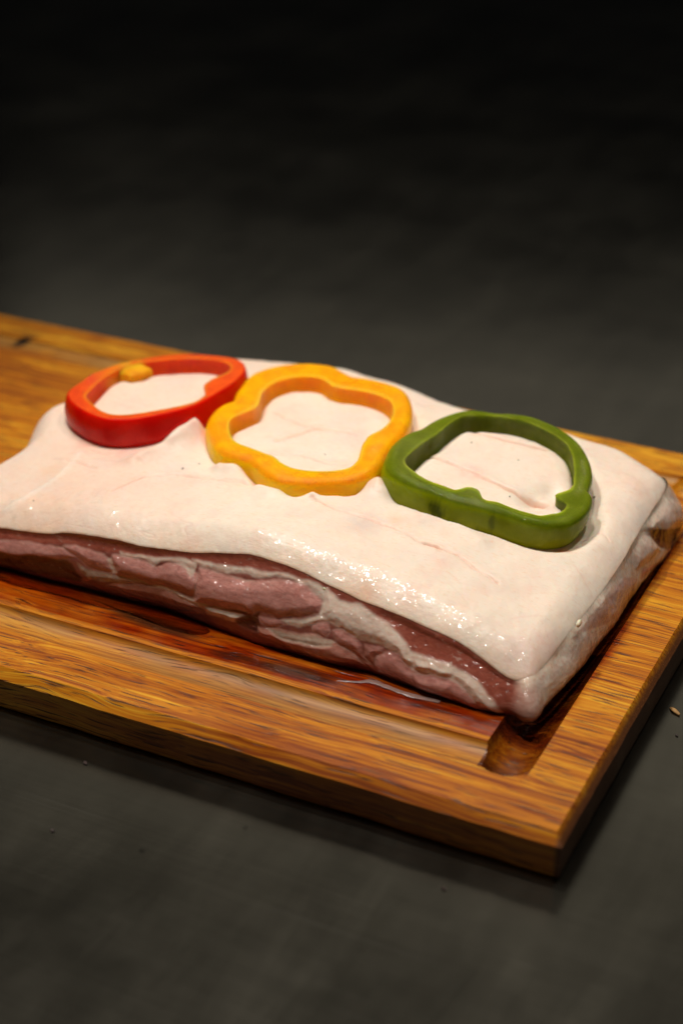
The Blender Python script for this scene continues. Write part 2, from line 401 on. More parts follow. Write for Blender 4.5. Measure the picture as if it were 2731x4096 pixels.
def mat_table():
    k = NT('brushed_steel')
    c = k.coord()
    big = k.noise(c, 9, 4, 0.6)
    brush = k.noise(k.mapping(c, (10, 520, 1), rot=(0, 0, math.radians(-18))), 1.0, 4, 0.6)
    sw = k.noise(k.mapping(c, (40, 7, 1), rot=(0, 0, math.radians(12))), 1.0, 5, 0.65, 0.6)
    f = k.math('ADD', k.math('MULTIPLY', big, 0.6), k.math('ADD', k.math('MULTIPLY', brush, 0.10), k.math('MULTIPLY', sw, 0.25)))
    colr = k.ramp(f, [(0.34, (0.12, 0.110, 0.086)), (0.58, (0.21, 0.193, 0.152)), (0.80, (0.36, 0.33, 0.26))])
    scr = k.noise(k.mapping(c, (6, 900, 1), rot=(0, 0, math.radians(24))), 1.0, 2, 0.5)
    scr2 = k.noise(k.mapping(c, (9, 1100, 1), rot=(0, 0, math.radians(-52))), 1.0, 2, 0.5)
    s = k.math('MAXIMUM', k.rng(scr, 0.68, 0.76, 0, 1), k.rng(scr2, 0.70, 0.78, 0, 1))
    colr = k.mix(k.math('MULTIPLY', s, 0.22), colr, (0.5, 0.48, 0.44))
    spots = k.noise(c, 95, 1, 0.4)
    colr = k.mix(k.rng(spots, 0.77, 0.82, 0, 0.6), colr, (0.03, 0.028, 0.025))
    k.set(Base_Color=colr, Metallic=1.0, Roughness=k.rng(f, 0.4, 0.8, 0.20, 0.27))
    k.set(Normal=k.bump(brush, 0.04, 0.0004, None))
    return k.m

def mat_wood():
    k = NT('oiled_acacia')
    c = k.coord()
    warp = k.noise(k.mapping(c, (7, 16, 16)), 1.0, 3, 0.5)
    wv = k.n('ShaderNodeCombineXYZ')
    k.l(k.rng(warp, 0, 1, -0.010, 0.010), wv.inputs[1])
    k.l(k.rng(warp, 0, 1, -0.01, 0.01), wv.inputs[2])
    add = k.n('ShaderNodeVectorMath', operation='ADD')
    k.l(c, add.inputs[0]); k.l(wv.outputs[0], add.inputs[1])
    p = add.outputs[0]
    g1 = k.noise(k.mapping(p, (2.6, 150, 150)), 1.0, 6, 0.66, 0.0)
    g2 = k.noise(k.mapping(p, (9, 700, 700)), 1.0, 4, 0.65)
    broad = k.noise(k.mapping(p, (3.5, 17, 17), loc=(3.1, 1.7, 0)), 1.0, 2, 0.5)
    f = k.math('ADD', k.math('MULTIPLY', g1, 0.45), k.math('ADD', k.math('MULTIPLY', g2, 0.45), k.math('MULTIPLY', broad, 0.32)))
    colr = k.ramp(f, [(0.40, (0.08, 0.017, 0.002)), (0.51, (0.25, 0.050, 0.001)), (0.61, (0.50, 0.158, 0.001)), (0.75, (0.74, 0.37, 0.018))])
    pores = k.noise(k.mapping(p, (42, 1000, 1000)), 1.0, 2, 0.5)
    colr = k.mix(k.rng(pores, 0.58, 0.66, 0, 0.9), colr, (0.07, 0.02, 0.004))
    gv = k.attr('groove').outputs['Fac']
    raw = k.mix(k.rng(k.math('ADD', k.math('MULTIPLY', g1, 0.45), k.math('MULTIPLY', g2, 0.55)), 0.38, 0.62, 0, 1), (0.24, 0.10, 0.018), (0.44, 0.22, 0.05))
    raw = k.mix(k.rng(pores, 0.62, 0.72, 0, 0.8), raw, (0.10, 0.04, 0.01))
    colr = k.mix(gv, colr, raw)
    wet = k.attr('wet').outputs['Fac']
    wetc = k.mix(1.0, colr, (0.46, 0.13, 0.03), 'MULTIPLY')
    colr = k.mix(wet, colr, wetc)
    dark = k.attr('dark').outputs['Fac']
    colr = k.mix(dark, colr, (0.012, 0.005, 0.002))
    eg = k.attr('endgrain').outputs['Fac']
    sp = k.noise(c, 1400, 2, 0.6)
    egc = k.mix(k.rng(sp, 0.56, 0.74, 0, 1), (0.10, 0.032, 0.009), (0.30, 0.11, 0.03))
    colr = k.mix(eg, colr, egc)
    rough = k.rng(wet, 0, 1, 0.48, 0.16)
    k.set(Base_Color=colr, Roughness=rough, Specular_IOR_Level=0.35)
    h = k.math('SUBTRACT', k.math('MULTIPLY', g2, 0.5), k.math('MULTIPLY', k.rng(pores, 0.62, 0.72, 0, 1), 0.8))
    k.set(Normal=k.bump(h, 0.35, 0.0004))
    return k.m

def mat_rind():
    k = NT('pork_rind')
    c = k.coord()
    base = k.attr('col').outputs['Color']
    mott = k.noise(c, 55, 4, 0.6)
    b = k.mix(k.rng(mott, 0.45, 0.75, 0, 0.45), base, k.mix(1.0, base, (1.0, 0.86, 0.80), 'MULTIPLY'))
    fine = k.noise(k.mapping(c, (330, 1150, 600), rot=(0, 0, 0.35)), 1.0, 2, 0.55)
    b = k.mix(k.rng(fine, 0.57, 0.72, 0, 0.50), b, k.mix(1.0, base, (0.95, 0.76, 0.62), 'MULTIPLY'))
    wet = k.attr('wet').outputs['Fac']
    wn = k.noise(c, 185, 2, 0.45)
    rough = k.rng(mott, 0.35, 0.7, 0.40, 0.56)
    k.set(Base_Color=b, Roughness=rough, Subsurface_Weight=0.35, Subsurface_Scale=0.004, Subsurface_Radius=(1.0, 0.42, 0.25), Specular_IOR_Level=0.35)
    k.set(Coat_Weight=k.math('MULTIPLY', wet, k.rng(wn, 0.42, 0.60, 0.0, 1.0)), Coat_Roughness=0.10)
    skin_h = k.math('ADD', k.math('MULTIPLY', fine, 0.35), k.math('MULTIPLY', k.noise(c, 330, 3, 0.6), 0.8))
    nb = k.bump(skin_h, 0.36, 0.0006)
    k.set(Normal=nb)
    k.set(Coat_Normal=k.bump(wn, 0.9, 0.0016))
    return k.m

def mat_flesh():
    k = NT('raw_meat')
    c = k.coord()
    base = k.attr('col').outputs['Color']
    fat = k.attr('fat').outputs['Fac']
    fib = k.noise(k.mapping(c, (260, 500, 620)), 1.0, 4, 0.6, 0.6)
    streak = k.noise(k.mapping(c, (90, 90, 330), rot=(0, 0.5, 0)), 1.0, 3, 0.55, 0.8)
    lean = k.mix(k.rng(fib, 0.35, 0.7, 0, 0.7), base, k.mix(1.0, base, (0.55, 0.38, 0.36), 'MULTIPLY'))
    lean = k.mix(k.rng(streak, 0.62, 0.76, 0, 0.40), lean, (0.60, 0.40, 0.33))
    thread = k.noise(k.mapping(c, (160, 160, 420), rot=(0, -0.35, 0)), 1.0, 4, 0.6, 1.2)
    lean = k.mix(k.rng(thread, 0.63, 0.70, 0, 0.32), lean, (0.66, 0.50, 0.42))
    fatc = k.mix(k.rng(fib, 0.42, 0.72, 0, 0.55), base, k.mix(1.0, base, (0.90, 0.60, 0.50), 'MULTIPLY'))
    b = k.mix(fat, lean, fatc)
    wn = k.noise(c, 210, 3, 0.5)
    k.set(Base_Color=b, Roughness=0.36, Subsurface_Weight=0.40, Subsurface_Scale=0.004, Subsurface_Radius=(1.0, 0.32, 0.22), Specular_IOR_Level=0.4)
    k.set(Coat_Weight=1.0, Coat_Roughness=0.12)
    nb = k.bump(k.math('ADD', k.math('MULTIPLY', fib, 0.5), wn), 0.22, 0.0005)
    k.set(Normal=nb)
    k.set(Coat_Normal=k.bump(wn, 1.0, 0.0030))
    return k.m

def mat_pepper(name, flesh, vary, skin=None, skin2=None, pale=None, spots=None):
    k = NT(name)
    c = k.coord()
    n1 = k.noise(c, 90, 3, 0.55)
    n2 = k.noise(k.mapping(c, (950, 950, 120)), 1.0, 3, 0.55)
    n3 = k.noise(c, 600, 3, 0.6)
    b = k.mix(k.rng(n1, 0.35, 0.7, 0, 1), flesh, vary)
    b = k.mix(k.rng(n2, 0.50, 0.75, 0, 0.5), b, k.mix(1.0, b, (1.3, 1.25, 1.4), 'MULTIPLY'))
    b = k.mix(k.rng(n3, 0.58, 0.78, 0, 0.5), b, k.mix(1.0, b, (0.70, 0.62, 0.6), 'MULTIPLY'))
    rough, coat = 0.40, 0.12
    if skin:
        pa = k.attr('pale').outputs['Fac']
        b = k.mix(k.math('MULTIPLY', pa, k.rng(n1, 0.3, 0.7, 0.0, 0.6)), b, pale)
        sk = k.attr('skin').outputs['Fac']
        sc = k.mix(k.rng(n1, 0.35, 0.7, 0, 1), skin, skin2)
        b = k.mix(sk, b, sc)
        b = k.mix(k.attr('mark').outputs['Fac'], b, spots)
        rough = k.rng(sk, 0, 1, 0.40, 0.26)
        coat = k.math('MULTIPLY', k.rng(sk, 0, 1, 0.55, 0.45), k.rng(n1, 0.35, 0.65, 0.1, 1.0))
    k.set(Base_Color=b, Roughness=rough, Subsurface_Weight=0.9, Subsurface_Scale=0.013, Subsurface_Radius=(1.0, 0.5, 0.12) if 'green' not in name else (0.8, 1.0, 0.2))
    k.set(Coat_Weight=coat, Coat_Roughness=0.07, Specular_IOR_Level=0.04)
    hgt = k.math('ADD', k.math('MULTIPLY', n2, 0.7), k.noise(c, 330, 3, 0.6))
    k.set(Normal=k.bump(hgt, 0.28, 0.0006))
    k.set(Coat_Normal=k.bump(hgt, 0.8, 0.0014))
    return k.m

def mat_plain(name, colr, rough, coat=0.0, sss=0.0, vary=0.25, scale=400):
    k = NT(name)
    n1 = k.noise(k.coord(), scale, 3, 0.6)
    d = tuple(x * (1 - vary) for x in colr)
    k.set(Base_Color=k.mix(n1, d, colr), Roughness=rough, Coat_Weight=coat, Subsurface_Weight=sss, Subsurface_Scale=0.002)
    k.set(Normal=k.bump(n1, 0.3, 0.0004))
    return k.m

def mat_juice():
    k = NT('meat_juice')
    n1 = k.noise(k.coord(), 160, 2, 0.5)
    k.set(Base_Color=(0.80, 0.55, 0.36), Roughness=0.04, IOR=1.34, Transmission_Weight=1.0)
    k.set(Normal=k.bump(n1, 0.25, 0.0008))
    return k.m

M_TABLE = mat_table(); M_WOOD = mat_wood(); M_RIND = mat_rind(); M_FLESH = mat_flesh(); M_JUICE = mat_juice()

# ------------------------------------------------------------------ table
def table():
    nx = 24
    xs = np.linspace(-2.2, 1.6, nx); ys = np.linspace(-0.8, 2.6, nx)
    X, Y = np.meshgrid(xs, ys, indexing='ij')
    v = np.stack([X, Y, np.zeros_like(X)], -1).reshape(-1, 3)
    o = mesh_obj('table_top', v, grid_faces(nx, nx), M_TABLE)
    tag(o, 'dark scratched steel table top under the board', 'table', kind='structure')
table()

# ------------------------------------------------------------------ chopping board
BW, BL, CH = 0.3170, 0.535, 0.0042
GR = dict(front=(0.0240, 0.0409), right=(-0.0447, -0.0222))
def board():
    def lines(a, b, fine, step=0.0022, f=0.0005):
        out = [a]; x = a
        while x < b - 1e-9:
            h = f if any(lo <= x < hi for lo, hi in fine) else step
            x = min(x + h, b); out.append(x)
        return out
    e = 0.0002
    xs = [-BL - CH, -BL - CH * .5, -BL] + lines(-BL + e, -e, [(-0.048, -0.0195)]) + [0, CH * .5, CH * 0.82]
    ys = [-CH, -CH * .5, 0] + lines(e, BW - e, [(0.020, 0.043), (BW - 0.043, BW - 0.020)]) + [BW, BW + CH * .5, BW + CH]
    xs = np.array(xs); ys = np.array(ys)
    X, Y = np.meshgrid(xs, ys, indexing='ij')
    x = X.ravel(); y = Y.ravel(); n = len(x)
    P2 = np.stack([x, y], 1)
    def arc(a, b, q, depth):
        t = np.clip((q - a) / (b - a), 0, 1) * 2 - 1
        return depth * np.sqrt(np.clip(1 - t * t, 0, 1)) ** 0.95 * ((q > a) & (q < b))
    xr0, xr1 = GR['right']; yf0, yf1 = GR['front']
    lx0, lx1 = -BL - xr1, -BL - xr0
    inx = (x > lx0) & (x < xr1)
    front = arc(yf0, yf1, y, 0.0042) * ((x > lx0) & (x < (xr0 + xr1) / 2))
    back = arc(BW - yf1, BW - yf0, y, 0.0042) * ((x > lx0) & (x < (xr0 + xr1) / 2))
    # the right channel is cut deeper and ends in a round scoop
    cx = (xr0 + xr1) / 2; r = (xr1 - xr0) / 2
    y0 = yf0 - 0.0015 + r; y1 = BW - y0
    yy = np.clip(y, y0, y1)
    rr = np.hypot(x - cx, y - yy) / r
    right = 0.0092 * np.sqrt(np.clip(1 - rr * rr, 0, 1)) ** 1.1
    rrl = np.hypot(x - (-BL - cx), y - yy) / r
    left = 0.0092 * np.sqrt(np.clip(1 - rrl * rrl, 0, 1)) ** 1.1
    g = np.maximum.reduce([front, back, right, left])
    out = np.maximum.reduce([x * (1 / 0.82) * 0.98, -BL - x, -y, y - BW, np.zeros(n)])
    z = T - g - out + 0.00012 * vnoise(P2, 60, 5, 2) * (out <= 0)
    edge = vnoise(np.stack([y, x], 1), 60, 9, 2)
    x2 = x + np.where((x >= -1e-9), 0.0003 * edge, 0); y2 = y + np.where(y <= 1e-9, 0.0004 * vnoise(P2, 60, 11, 2), 0)
    top = np.stack([x2, y2, z], 1)
    nx, ny = len(xs), len(ys)
    faces = [grid_faces(nx, ny)]
    # skirt and underside
    idx = np.arange(n).reshape(nx, ny)
    loop = np.concatenate([idx[:, 0], idx[-1, 1:], idx[-2::-1, -1], idx[0, -2:0:-1]])
    m_ = len(loop)
    rings = [top[loop]]
    for zz, off in ((0.0150, 0.0), (0.0065, -0.0002), (0.0012, -0.0006), (0.0, -0.0016)):
        q = top[loop].copy(); q[:, 2] = zz
        cxy = np.array([-BL / 2, BW / 2]); d = np.sign(q[:, :2] - cxy) * (np.abs(q[:, :2] - cxy) > (np.array([BL, BW]) / 2 + 0.001))
        q[:, :2] += d * off
        rings.append(q)
    verts = np.concatenate([top] + rings)
    for k in range(len(rings) - 1):
        a = n + k * m_ + np.arange(m_); b = np.roll(a, -1)
        faces.append(np.stack([b, a, a + m_, b + m_], 1))
    k = len(verts)
    # attributes
    A = verts
    P = A[:, :2] * 1000
    foot = [(-300, 62), (-216, 66), (-165, 58), (-110, 60), (-57, 56), (-40, 60), (-25, 76), (-23, 100), (-23, 250), (-300, 262), (-340, 200), (-340, 70)]
    d = sdf(P, foot)
    d = np.where(d < -900, -30, d)
    nz = vnoise(A[:, :2] * np.array([0.25, 1.0]), 75, 21, 4)
    nz2 = vnoise(A[:, :2] * np.array([0.3, 1.0]), 190, 22, 3)
    front_zone = sstep(70, 62, P[:, 1]) * sstep(-24, -32, P[:, 0])
    reach = np.where(front_zone > 0.5, 22 + 5 * nz, 3 + 2 * nz)
    wet = sstep(-reach - 3.5, -reach + 2.5, d)
    in_front_groove = (P[:, 1] < 40.9) & (P[:, 0] < -44.7)
    wet = np.where(in_front_groove, wet * 0.15, wet)
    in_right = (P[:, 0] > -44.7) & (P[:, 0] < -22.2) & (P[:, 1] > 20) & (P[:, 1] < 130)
    wet = np.where(in_right, np.clip(0.75 + 0.5 * nz, 0, 1) * sstep(21, 30, P[:, 1]) + sstep(40, 60, P[:, 1]) * .4, wet)  # wet wood, deepened in the channel to stand in for its shade
    wet = np.clip(wet * (0.85 + 0.5 * nz2) + (P[:, 1] < 22) * np.clip(nz * 0.8 - 0.1, 0, 0.35), 0, 1)
    groove = np.zeros(k); groove[:n] = ((front > 0.0004) | (back > 0.0004)) * (right < 1e-5) * np.clip(0.6 + 0.6 * vnoise(P2 * np.array([.4, 1]), 120, 31, 3), 0, 1)
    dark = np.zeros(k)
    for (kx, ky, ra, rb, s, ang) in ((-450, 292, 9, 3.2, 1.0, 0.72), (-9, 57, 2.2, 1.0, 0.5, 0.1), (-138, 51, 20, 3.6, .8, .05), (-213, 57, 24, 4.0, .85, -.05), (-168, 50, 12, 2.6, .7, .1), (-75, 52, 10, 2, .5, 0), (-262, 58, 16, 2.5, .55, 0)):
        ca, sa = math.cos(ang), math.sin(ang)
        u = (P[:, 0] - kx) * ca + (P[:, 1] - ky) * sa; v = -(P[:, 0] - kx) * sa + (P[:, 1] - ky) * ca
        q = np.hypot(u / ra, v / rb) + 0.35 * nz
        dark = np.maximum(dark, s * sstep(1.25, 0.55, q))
    channel_shade = in_right * sstep(23, 33, P[:, 1]) * np.clip(0.62 + 0.5 * nz + 0.3 * nz2, 0, 0.85)  # shade inside the right channel, painted into the wood colour
    dark = np.maximum(dark, channel_shade)
    endg = np.concatenate([x, np.tile(x[loop], len(rings))]) > 1e-6
    endg = endg.astype(float)
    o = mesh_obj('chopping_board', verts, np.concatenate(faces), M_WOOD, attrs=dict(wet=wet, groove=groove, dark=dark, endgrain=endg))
    tag(o, 'thick amber wooden chopping board with a juice groove lying on the steel table', 'chopping board')
    o.data.set_sharp_from_angle(angle=math.radians(24))
    return o
board()

# ------------------------------------------------------------------ pepper rings (geometry data first: the meat is dented by them)
RINGS = {}
def ring_loops(data, height, n=240):
    o = catmull(data['outer']); i = catmull(data['inner'])
    c = (o.mean(0) + i.mean(0)) / 2
    def by_angle(q):
        a = np.unwrap(np.arctan2(q[:, 1] - c[1], q[:, 0] - c[0]))
        if a[-1] < a[0]: a, q = a[::-1], q[::-1]
        a = a[0] + np.maximum.accumulate(a - a[0])
        a = a - 2 * math.pi * math.floor(a[0] / (2 * math.pi))
        th = np.linspace(0, 2 * math.pi, n, endpoint=False)
        aa = np.concatenate([a - 2 * math.pi, a, a + 2 * math.pi]); qq = np.concatenate([q, q, q])
        t = th
        out = np.stack([np.interp(t, aa, qq[:, 0]), np.interp(t, aa, qq[:, 1])], 1)
        for _ in range(2): out = 0.25 * np.roll(out, 1, 0) + 0.5 * out + 0.25 * np.roll(out, -1, 0)
        return out
    return by_angle(o), by_angle(i), c, height

def plane_z(data, xy):
    a, bx, by, cx, cy = data['plane']
    return a * 1000 + bx * (xy[:, 0] - cx * 1000) + by * (xy[:, 1] - cy * 1000)

RINGS['red'] = (RING_RED, *ring_loops(RING_RED, 17.5))
RINGS['yellow'] = (RING_YELLOW, *ring_loops(RING_YELLOW, 14.5))
RINGS['green'] = (RING_GREEN, *ring_loops(RING_GREEN, 18.0))

# ------------------------------------------------------------------ pork belly
OUTLINE = [(-342, 67), (-322, 67.5), (-303, 68.5), (-280, 69.5), (-262, 70.5), (-227, 71.5), (-199, 73), (-172, 74.2), (-157, 73.8), (-133, 72.6), (-117, 71.6), (-104, 71.2), (-87, 69.8), (-74, 68.8), (-65, 68), (-54, 66.6), (-46, 66.2), (-40.5, 68), (-37, 72.5), (-35.4, 81),
           (-34, 95), (-32, 112), (-31, 127), (-30, 145), (-29.5, 164), (-30, 185), (-30.6, 207), (-30.8, 226), (-31.8, 236), (-35.5, 243), (-45, 248.5), (-61, 255), (-90, 258.5), (-121, 263), (-149, 262), (-183, 271), (-208, 277.5), (-226, 279), (-262, 270), (-282, 265.5), (-310, 259), (-325, 243), (-335, 215), (-338.5, 185), (-341, 160), (-340, 150), (-334, 132), (-335, 117), (-340, 100), (-344, 85), (-346, 73)]
HPTS = [(-335, 92, 27), (-303, 92, 31), (-262, 92, 36.5), (-227, 92, 39), (-199, 92, 42), (-172, 92, 45.5), (-157, 92, 44.5), (-133, 92, 42), (-117, 92, 39.5), (-104, 92, 38.5), (-87, 92, 35), (-65, 92, 31), (-48, 92, 27), (-38, 92, 24),
        (-335, 68, 25), (-303, 68, 29.5), (-262, 68, 35), (-199, 68, 41), (-170, 68, 45.5), (-133, 68, 41.5), (-104, 68, 37.5), (-65, 68, 30), (-40, 68, 21),
        (-330, 158, 36), (-265, 158, 38.5), (-194, 158, 41), (-124, 158, 39.5), (-84, 158, 37.5), (-47, 158, 32.5), (-33, 158, 29), (-34, 115, 26.5),
        (-330, 213, 35), (-265, 218, 37.5), (-194, 218, 39.5), (-124, 218, 38), (-73, 218, 36), (-37, 216, 31.5), (-306, 256, 34), (-224, 274, 34), (-152, 260, 34), (-92, 258, 33), (-42, 246, 30)]
def tps(pts):
    p = np.array(pts, float); X = p[:, :2] / 100; n = len(p)
    def U(r2): return 0.5 * r2 * np.log(r2 + 1e-9)
    K = U(((X[:, None] - X[None]) ** 2).sum(-1)) + 0.002 * np.eye(n)
    Pm = np.concatenate([np.ones((n, 1)), X], 1)
    A = np.block([[K, Pm], [Pm.T, np.zeros((3, 3))]])
    w = np.linalg.solve(A, np.concatenate([p[:, 2], np.zeros(3)]))
    def f(xy):
        q = np.asarray(xy) / 100; out = w[n] + q @ w[n + 1:]
        for k in range(n): out = out + w[k] * U(((q - X[k]) ** 2).sum(1))
        return out
    return f
HEIGHT = tps(HPTS)

def perimeter():
    c = catmull(OUTLINE, 40)
    d = np.linalg.norm(np.roll(c, -1, 0) - c, axis=1)
    s = np.concatenate([[0], np.cumsum(d)])
    cc = np.concatenate([c, c[:1]])
    # finer where the camera sees the side
    S = []; t = 0.0
    while t < s[-1] - 0.2:
        x = np.interp(t, s, cc[:, 0]); y = np.interp(t, s, cc[:, 1])
        fine = (y < 80) or (x > -45)
        S.append(t); t += 0.36 if fine else 1.0
    S = np.array(S)
    q = np.stack([np.interp(S, s, cc[:, 0]), np.interp(S, s, cc[:, 1])], 1)
    e = 1.5
    def at(t):
        t = np.mod(t, s[-1]); return np.stack([np.interp(t, s, cc[:, 0]), np.interp(t, s, cc[:, 1])], 1)
    tg = at(S + e) - at(S - e)
    nrm = np.stack([tg[:, 1], -tg[:, 0]], 1)
    nrm /= np.linalg.norm(nrm, axis=1, keepdims=True)
    for _ in range(6): nrm = 0.25 * np.roll(nrm, 1, 0) + 0.5 * nrm + 0.25 * np.roll(nrm, -1, 0)
    nrm /= np.linalg.norm(nrm, axis=1, keepdims=True)
    return q, nrm
PQ, PN = perimeter()
SKIN_COL = np.array((0.86, 0.735, 0.605))
TINT = dict(mauve=(0.56, 0.43, 0.42), peach=(0.82, 0.50, 0.33), pink=(0.80, 0.48, 0.40), orange=(0.85, 0.33, 0.08), pinkred=(0.85, 0.36, 0.27))  # orange and pinkred paint in pepper juice and light bled through the rings

def ring_dent(xy, z):
    """press the rings into the skin"""
    tint = np.zeros(len(xy))
    for name, (data, o, i, c, h) in RINGS.items():
        so = sdf(xy, o[::3]); si = sdf(xy, i[::3])
        zt = plane_z(data, xy) - h + 2.0
        inn = si > 0
        d = np.where(inn, si, np.where(so > 0, 0, -so))
        near = d < 40
        w = np.exp(-(d / (8.0 if name == 'red' else 5.0)) ** 2) * near
        zo = z - np.clip(z - zt, 0, None) * w
        # inside, the skin is squeezed up into a pillow
        pil = plane_z(data, xy) - 9.5 + 3.6 * (1 - np.exp(-d / 3.0)) + 0.05 * (z - 44) + 0.5 * vnoise(xy, 0.12, 77, 2)
        z = np.where(inn, pil, zo)
    return z

def rind(parent):
    J = 190
    t = (np.linspace(0, 1, J)) ** 1.45
    M = np.stack([np.clip(PQ[:, 0], -250, -115), np.full(len(PQ), 160.0)], 1)
    n = len(PQ)
    XY = PQ[:, None, :] + (M - PQ)[:, None, :] * t[None, :, None]
    dist = np.linalg.norm(M - PQ, axis=1)[:, None] * t[None]
    xy = XY.reshape(-1, 2); d = dist.ravel()
    side = np.repeat(PN, J, 0)
    H = HEIGHT(xy)
    frontness = sstep(0.2, 0.9, -side[:, 1]) * sstep(100, 70, xy[:, 1])
    rightness = sstep(0.2, 0.9, side[:, 0])
    R = 11.5 + 8.5 * frontness + 3.5 * rightness
    D = 8.0 + 0.0 * frontness - 2.0 * rightness
    R = R * (1 + 0.15 * vnoise(xy, 0.03, 3, 2))
    q = np.clip(1 - d / R, 0, 1)
    drop = D * (0.80 * q ** 2.2 + 0.20 * (1 - np.sqrt(np.clip(1 - q ** 2.2, 0, 1))))
    z = H.copy()
    # undulation of the hide
    z += 1.5 * vnoise(xy, 0.04, 41, 2) + 0.35 * vnoise(xy, 0.11, 42, 3) + 0.10 * vnoise(xy, 0.4, 43, 2)
    z = ring_dent(xy, z)
    for bx, by, a, r in BUMPS + [(-75.5, 170.5, -5.5, 6.5), (-71.5, 182.5, -4, 6), (-139.5, 168.5, -2.0, 6)]:
        z += a * np.exp(-((xy[:, 0] - bx) ** 2 + (xy[:, 1] - by) ** 2) / (r * r))
    for pts, a, wd in RIDGES:                    # skin pushed up against the rings
        cp = catmull(pts, 6, False)
        lo, hi = cp.min(0) - 14, cp.max(0) + 14
        near = ((xy > lo) & (xy < hi)).all(1)
        if near.any():
            dd = seg_dist(xy[near], cp, False)
            z[near] += a * np.exp(-(dd / wd) ** 2) * (0.85 + 0.25 * vnoise(xy[near], 0.15, 93, 2))
    wxy = xy + 0.7 * np.stack([vnoise(xy, 0.2, 51, 2), vnoise(xy, 0.2, 52, 2)], 1)
    c = np.tile(SKIN_COL, (len(xy), 1))
    def tint(w, rgb):
        nonlocal c
        c = c + (np.array(rgb) - c) * np.clip(w, 0, 1)[:, None]
    lowf = vnoise(xy, 0.03, 61, 3)
    tint(np.clip(0.25 + lowf * 0.5, 0, 0.5) * 0.5, (0.80, 0.56, 0.44))
    tint(sstep(-190, -300, xy[:, 0]) * 0.40, (0.80, 0.55, 0.42))
    for bx, by, r, kind, a in BLOTCH:
        dd = np.hypot(wxy[:, 0] - bx, wxy[:, 1] - by) / r
        tint(a * np.exp(-(dd ** 2) * 1.3) * (0.75 + 0.5 * vnoise(xy, 0.25, 63, 2)), TINT[kind])
    for pts, w in CREASES:
        cp = catmull(pts, 6, False) if len(pts) > 2 else np.array(pts)
        lo, hi = cp.min(0) - 8, cp.max(0) + 8
        near = ((wxy > lo) & (wxy < hi)).all(1)
        dd = np.full(len(xy), 99.0); dd[near] = seg_dist(wxy[near], cp, False)
        z -= (w >= 0.3) * (1.0 + 0.6 * (w >= 1)) * w * np.exp(-(dd / (0.6 + 0.3 * (w >= 1))) ** 2) - (w >= 0.3) * 0.3 * w * np.exp(-((dd - 2.4) / 1.8) ** 2)
        tint(0.85 * w * np.exp(-(dd / 0.55) ** 2) * np.clip(0.75 + vnoise(xy, 0.12, 79, 2), 0, 1), (0.66, 0.32, 0.22))
        tint(0.25 * w * np.exp(-(dd / 3.0) ** 2), (0.82, 0.50, 0.38))
    dd = seg_dist(wxy, catmull(SCAR, 6, False), False)
    z += 0.7 * np.exp(-(dd / 1.6) ** 2) * (0.6 + 0.6 * vnoise(xy, 0.3, 71, 2))
    tint(0.5 * np.exp(-(dd / 2.0) ** 2), (0.84, 0.76, 0.66))
    # fine wrinkles: thin ridged lines running roughly along the slab
    wq = np.stack([xy[:, 0] * 0.30 + xy[:, 1] * 0.12, xy[:, 1]], 1)
    rid = np.exp(-(np.abs(vnoise(wq, 0.11, 85, 3)) / 0.035) ** 2) * np.clip(vnoise(xy, 0.035, 86, 2) * 2.2, 0, 1)
    z -= 0.10 * rid
    tint(0.18 * rid, (0.72, 0.42, 0.30))
    tint(np.clip(vnoise(xy, 0.09, 87, 3) * 1.4 - 0.1, 0, 1) * 0.40, (0.80, 0.54, 0.44))
    tint(np.clip(vnoise(xy, 0.05, 88, 2) * 1.4 - 0.25, 0, 1) * 0.30, (0.70, 0.60, 0.56))
    # lip: the last millimetres before the cut are tan and translucent
    tint(0.6 * frontness * sstep(0.8, 0.0, d + 0.3 * vnoise(xy, 0.3, 73, 2)), (0.55, 0.27, 0.14))
    tint(0.45 * rightness * np.exp(-(d / 1.1) ** 2) * np.clip(0.6 + vnoise(xy, 0.15, 91, 2), 0, 1), (0.70, 0.38, 0.24))
    tint(0.35 * frontness * np.exp(-(d / 6.0) ** 2) * np.clip(0.2 + 1.3 * vnoise(xy, 0.06, 92, 2), 0, 1), (0.80, 0.46, 0.27))
    zr = z - drop
    wet = 0.10 + 0.9 * frontness * sstep(20, 8, np.abs(d - 6) + 3 * vnoise(xy, 0.08, 75, 2)) + 0.15 * rightness
    wet = np.clip(wet, 0, 1) * (d < 70) + 0.08 * (d >= 70)
    V = np.stack([xy[:, 0], xy[:, 1], zr], 1).reshape(n, J, 3)
    # lip folding under the edge
    low = V[:, 0, :]
    lips = []
    for dz, inn in ((-0.3, 0.15), (-0.5, 0.7), (-0.5, 2.0), (-0.4, 4.0)):
        q_ = low.copy(); q_[:, 2] += dz; q_[:, :2] -= PN * inn; lips.append(q_)
    full = np.concatenate([np.stack(lips[::-1], 1), V], 1)
    L = len(lips)
    cc = c.reshape(n, J, 3)
    lipc = np.tile(np.array((0.52, 0.24, 0.13)), (n, L, 1))
    lipc = lipc * 0.6 + cc[:, :1] * 0.4
    c = np.concatenate([lipc, cc], 1).reshape(-1, 3)
    wet = np.concatenate([np.full((n, L), 0.5), wet.reshape(n, J)], 1).ravel()
    verts = full.reshape(-1, 3) / 1000; verts[:, 2] += T
    o = mesh_obj('rind', verts, grid_faces(n, J + L, True), M_RIND, parent, attrs=dict(col=c, wet=wet))
    o['label'] = 'pale cream pork skin covering the top'
    return low.copy(), V

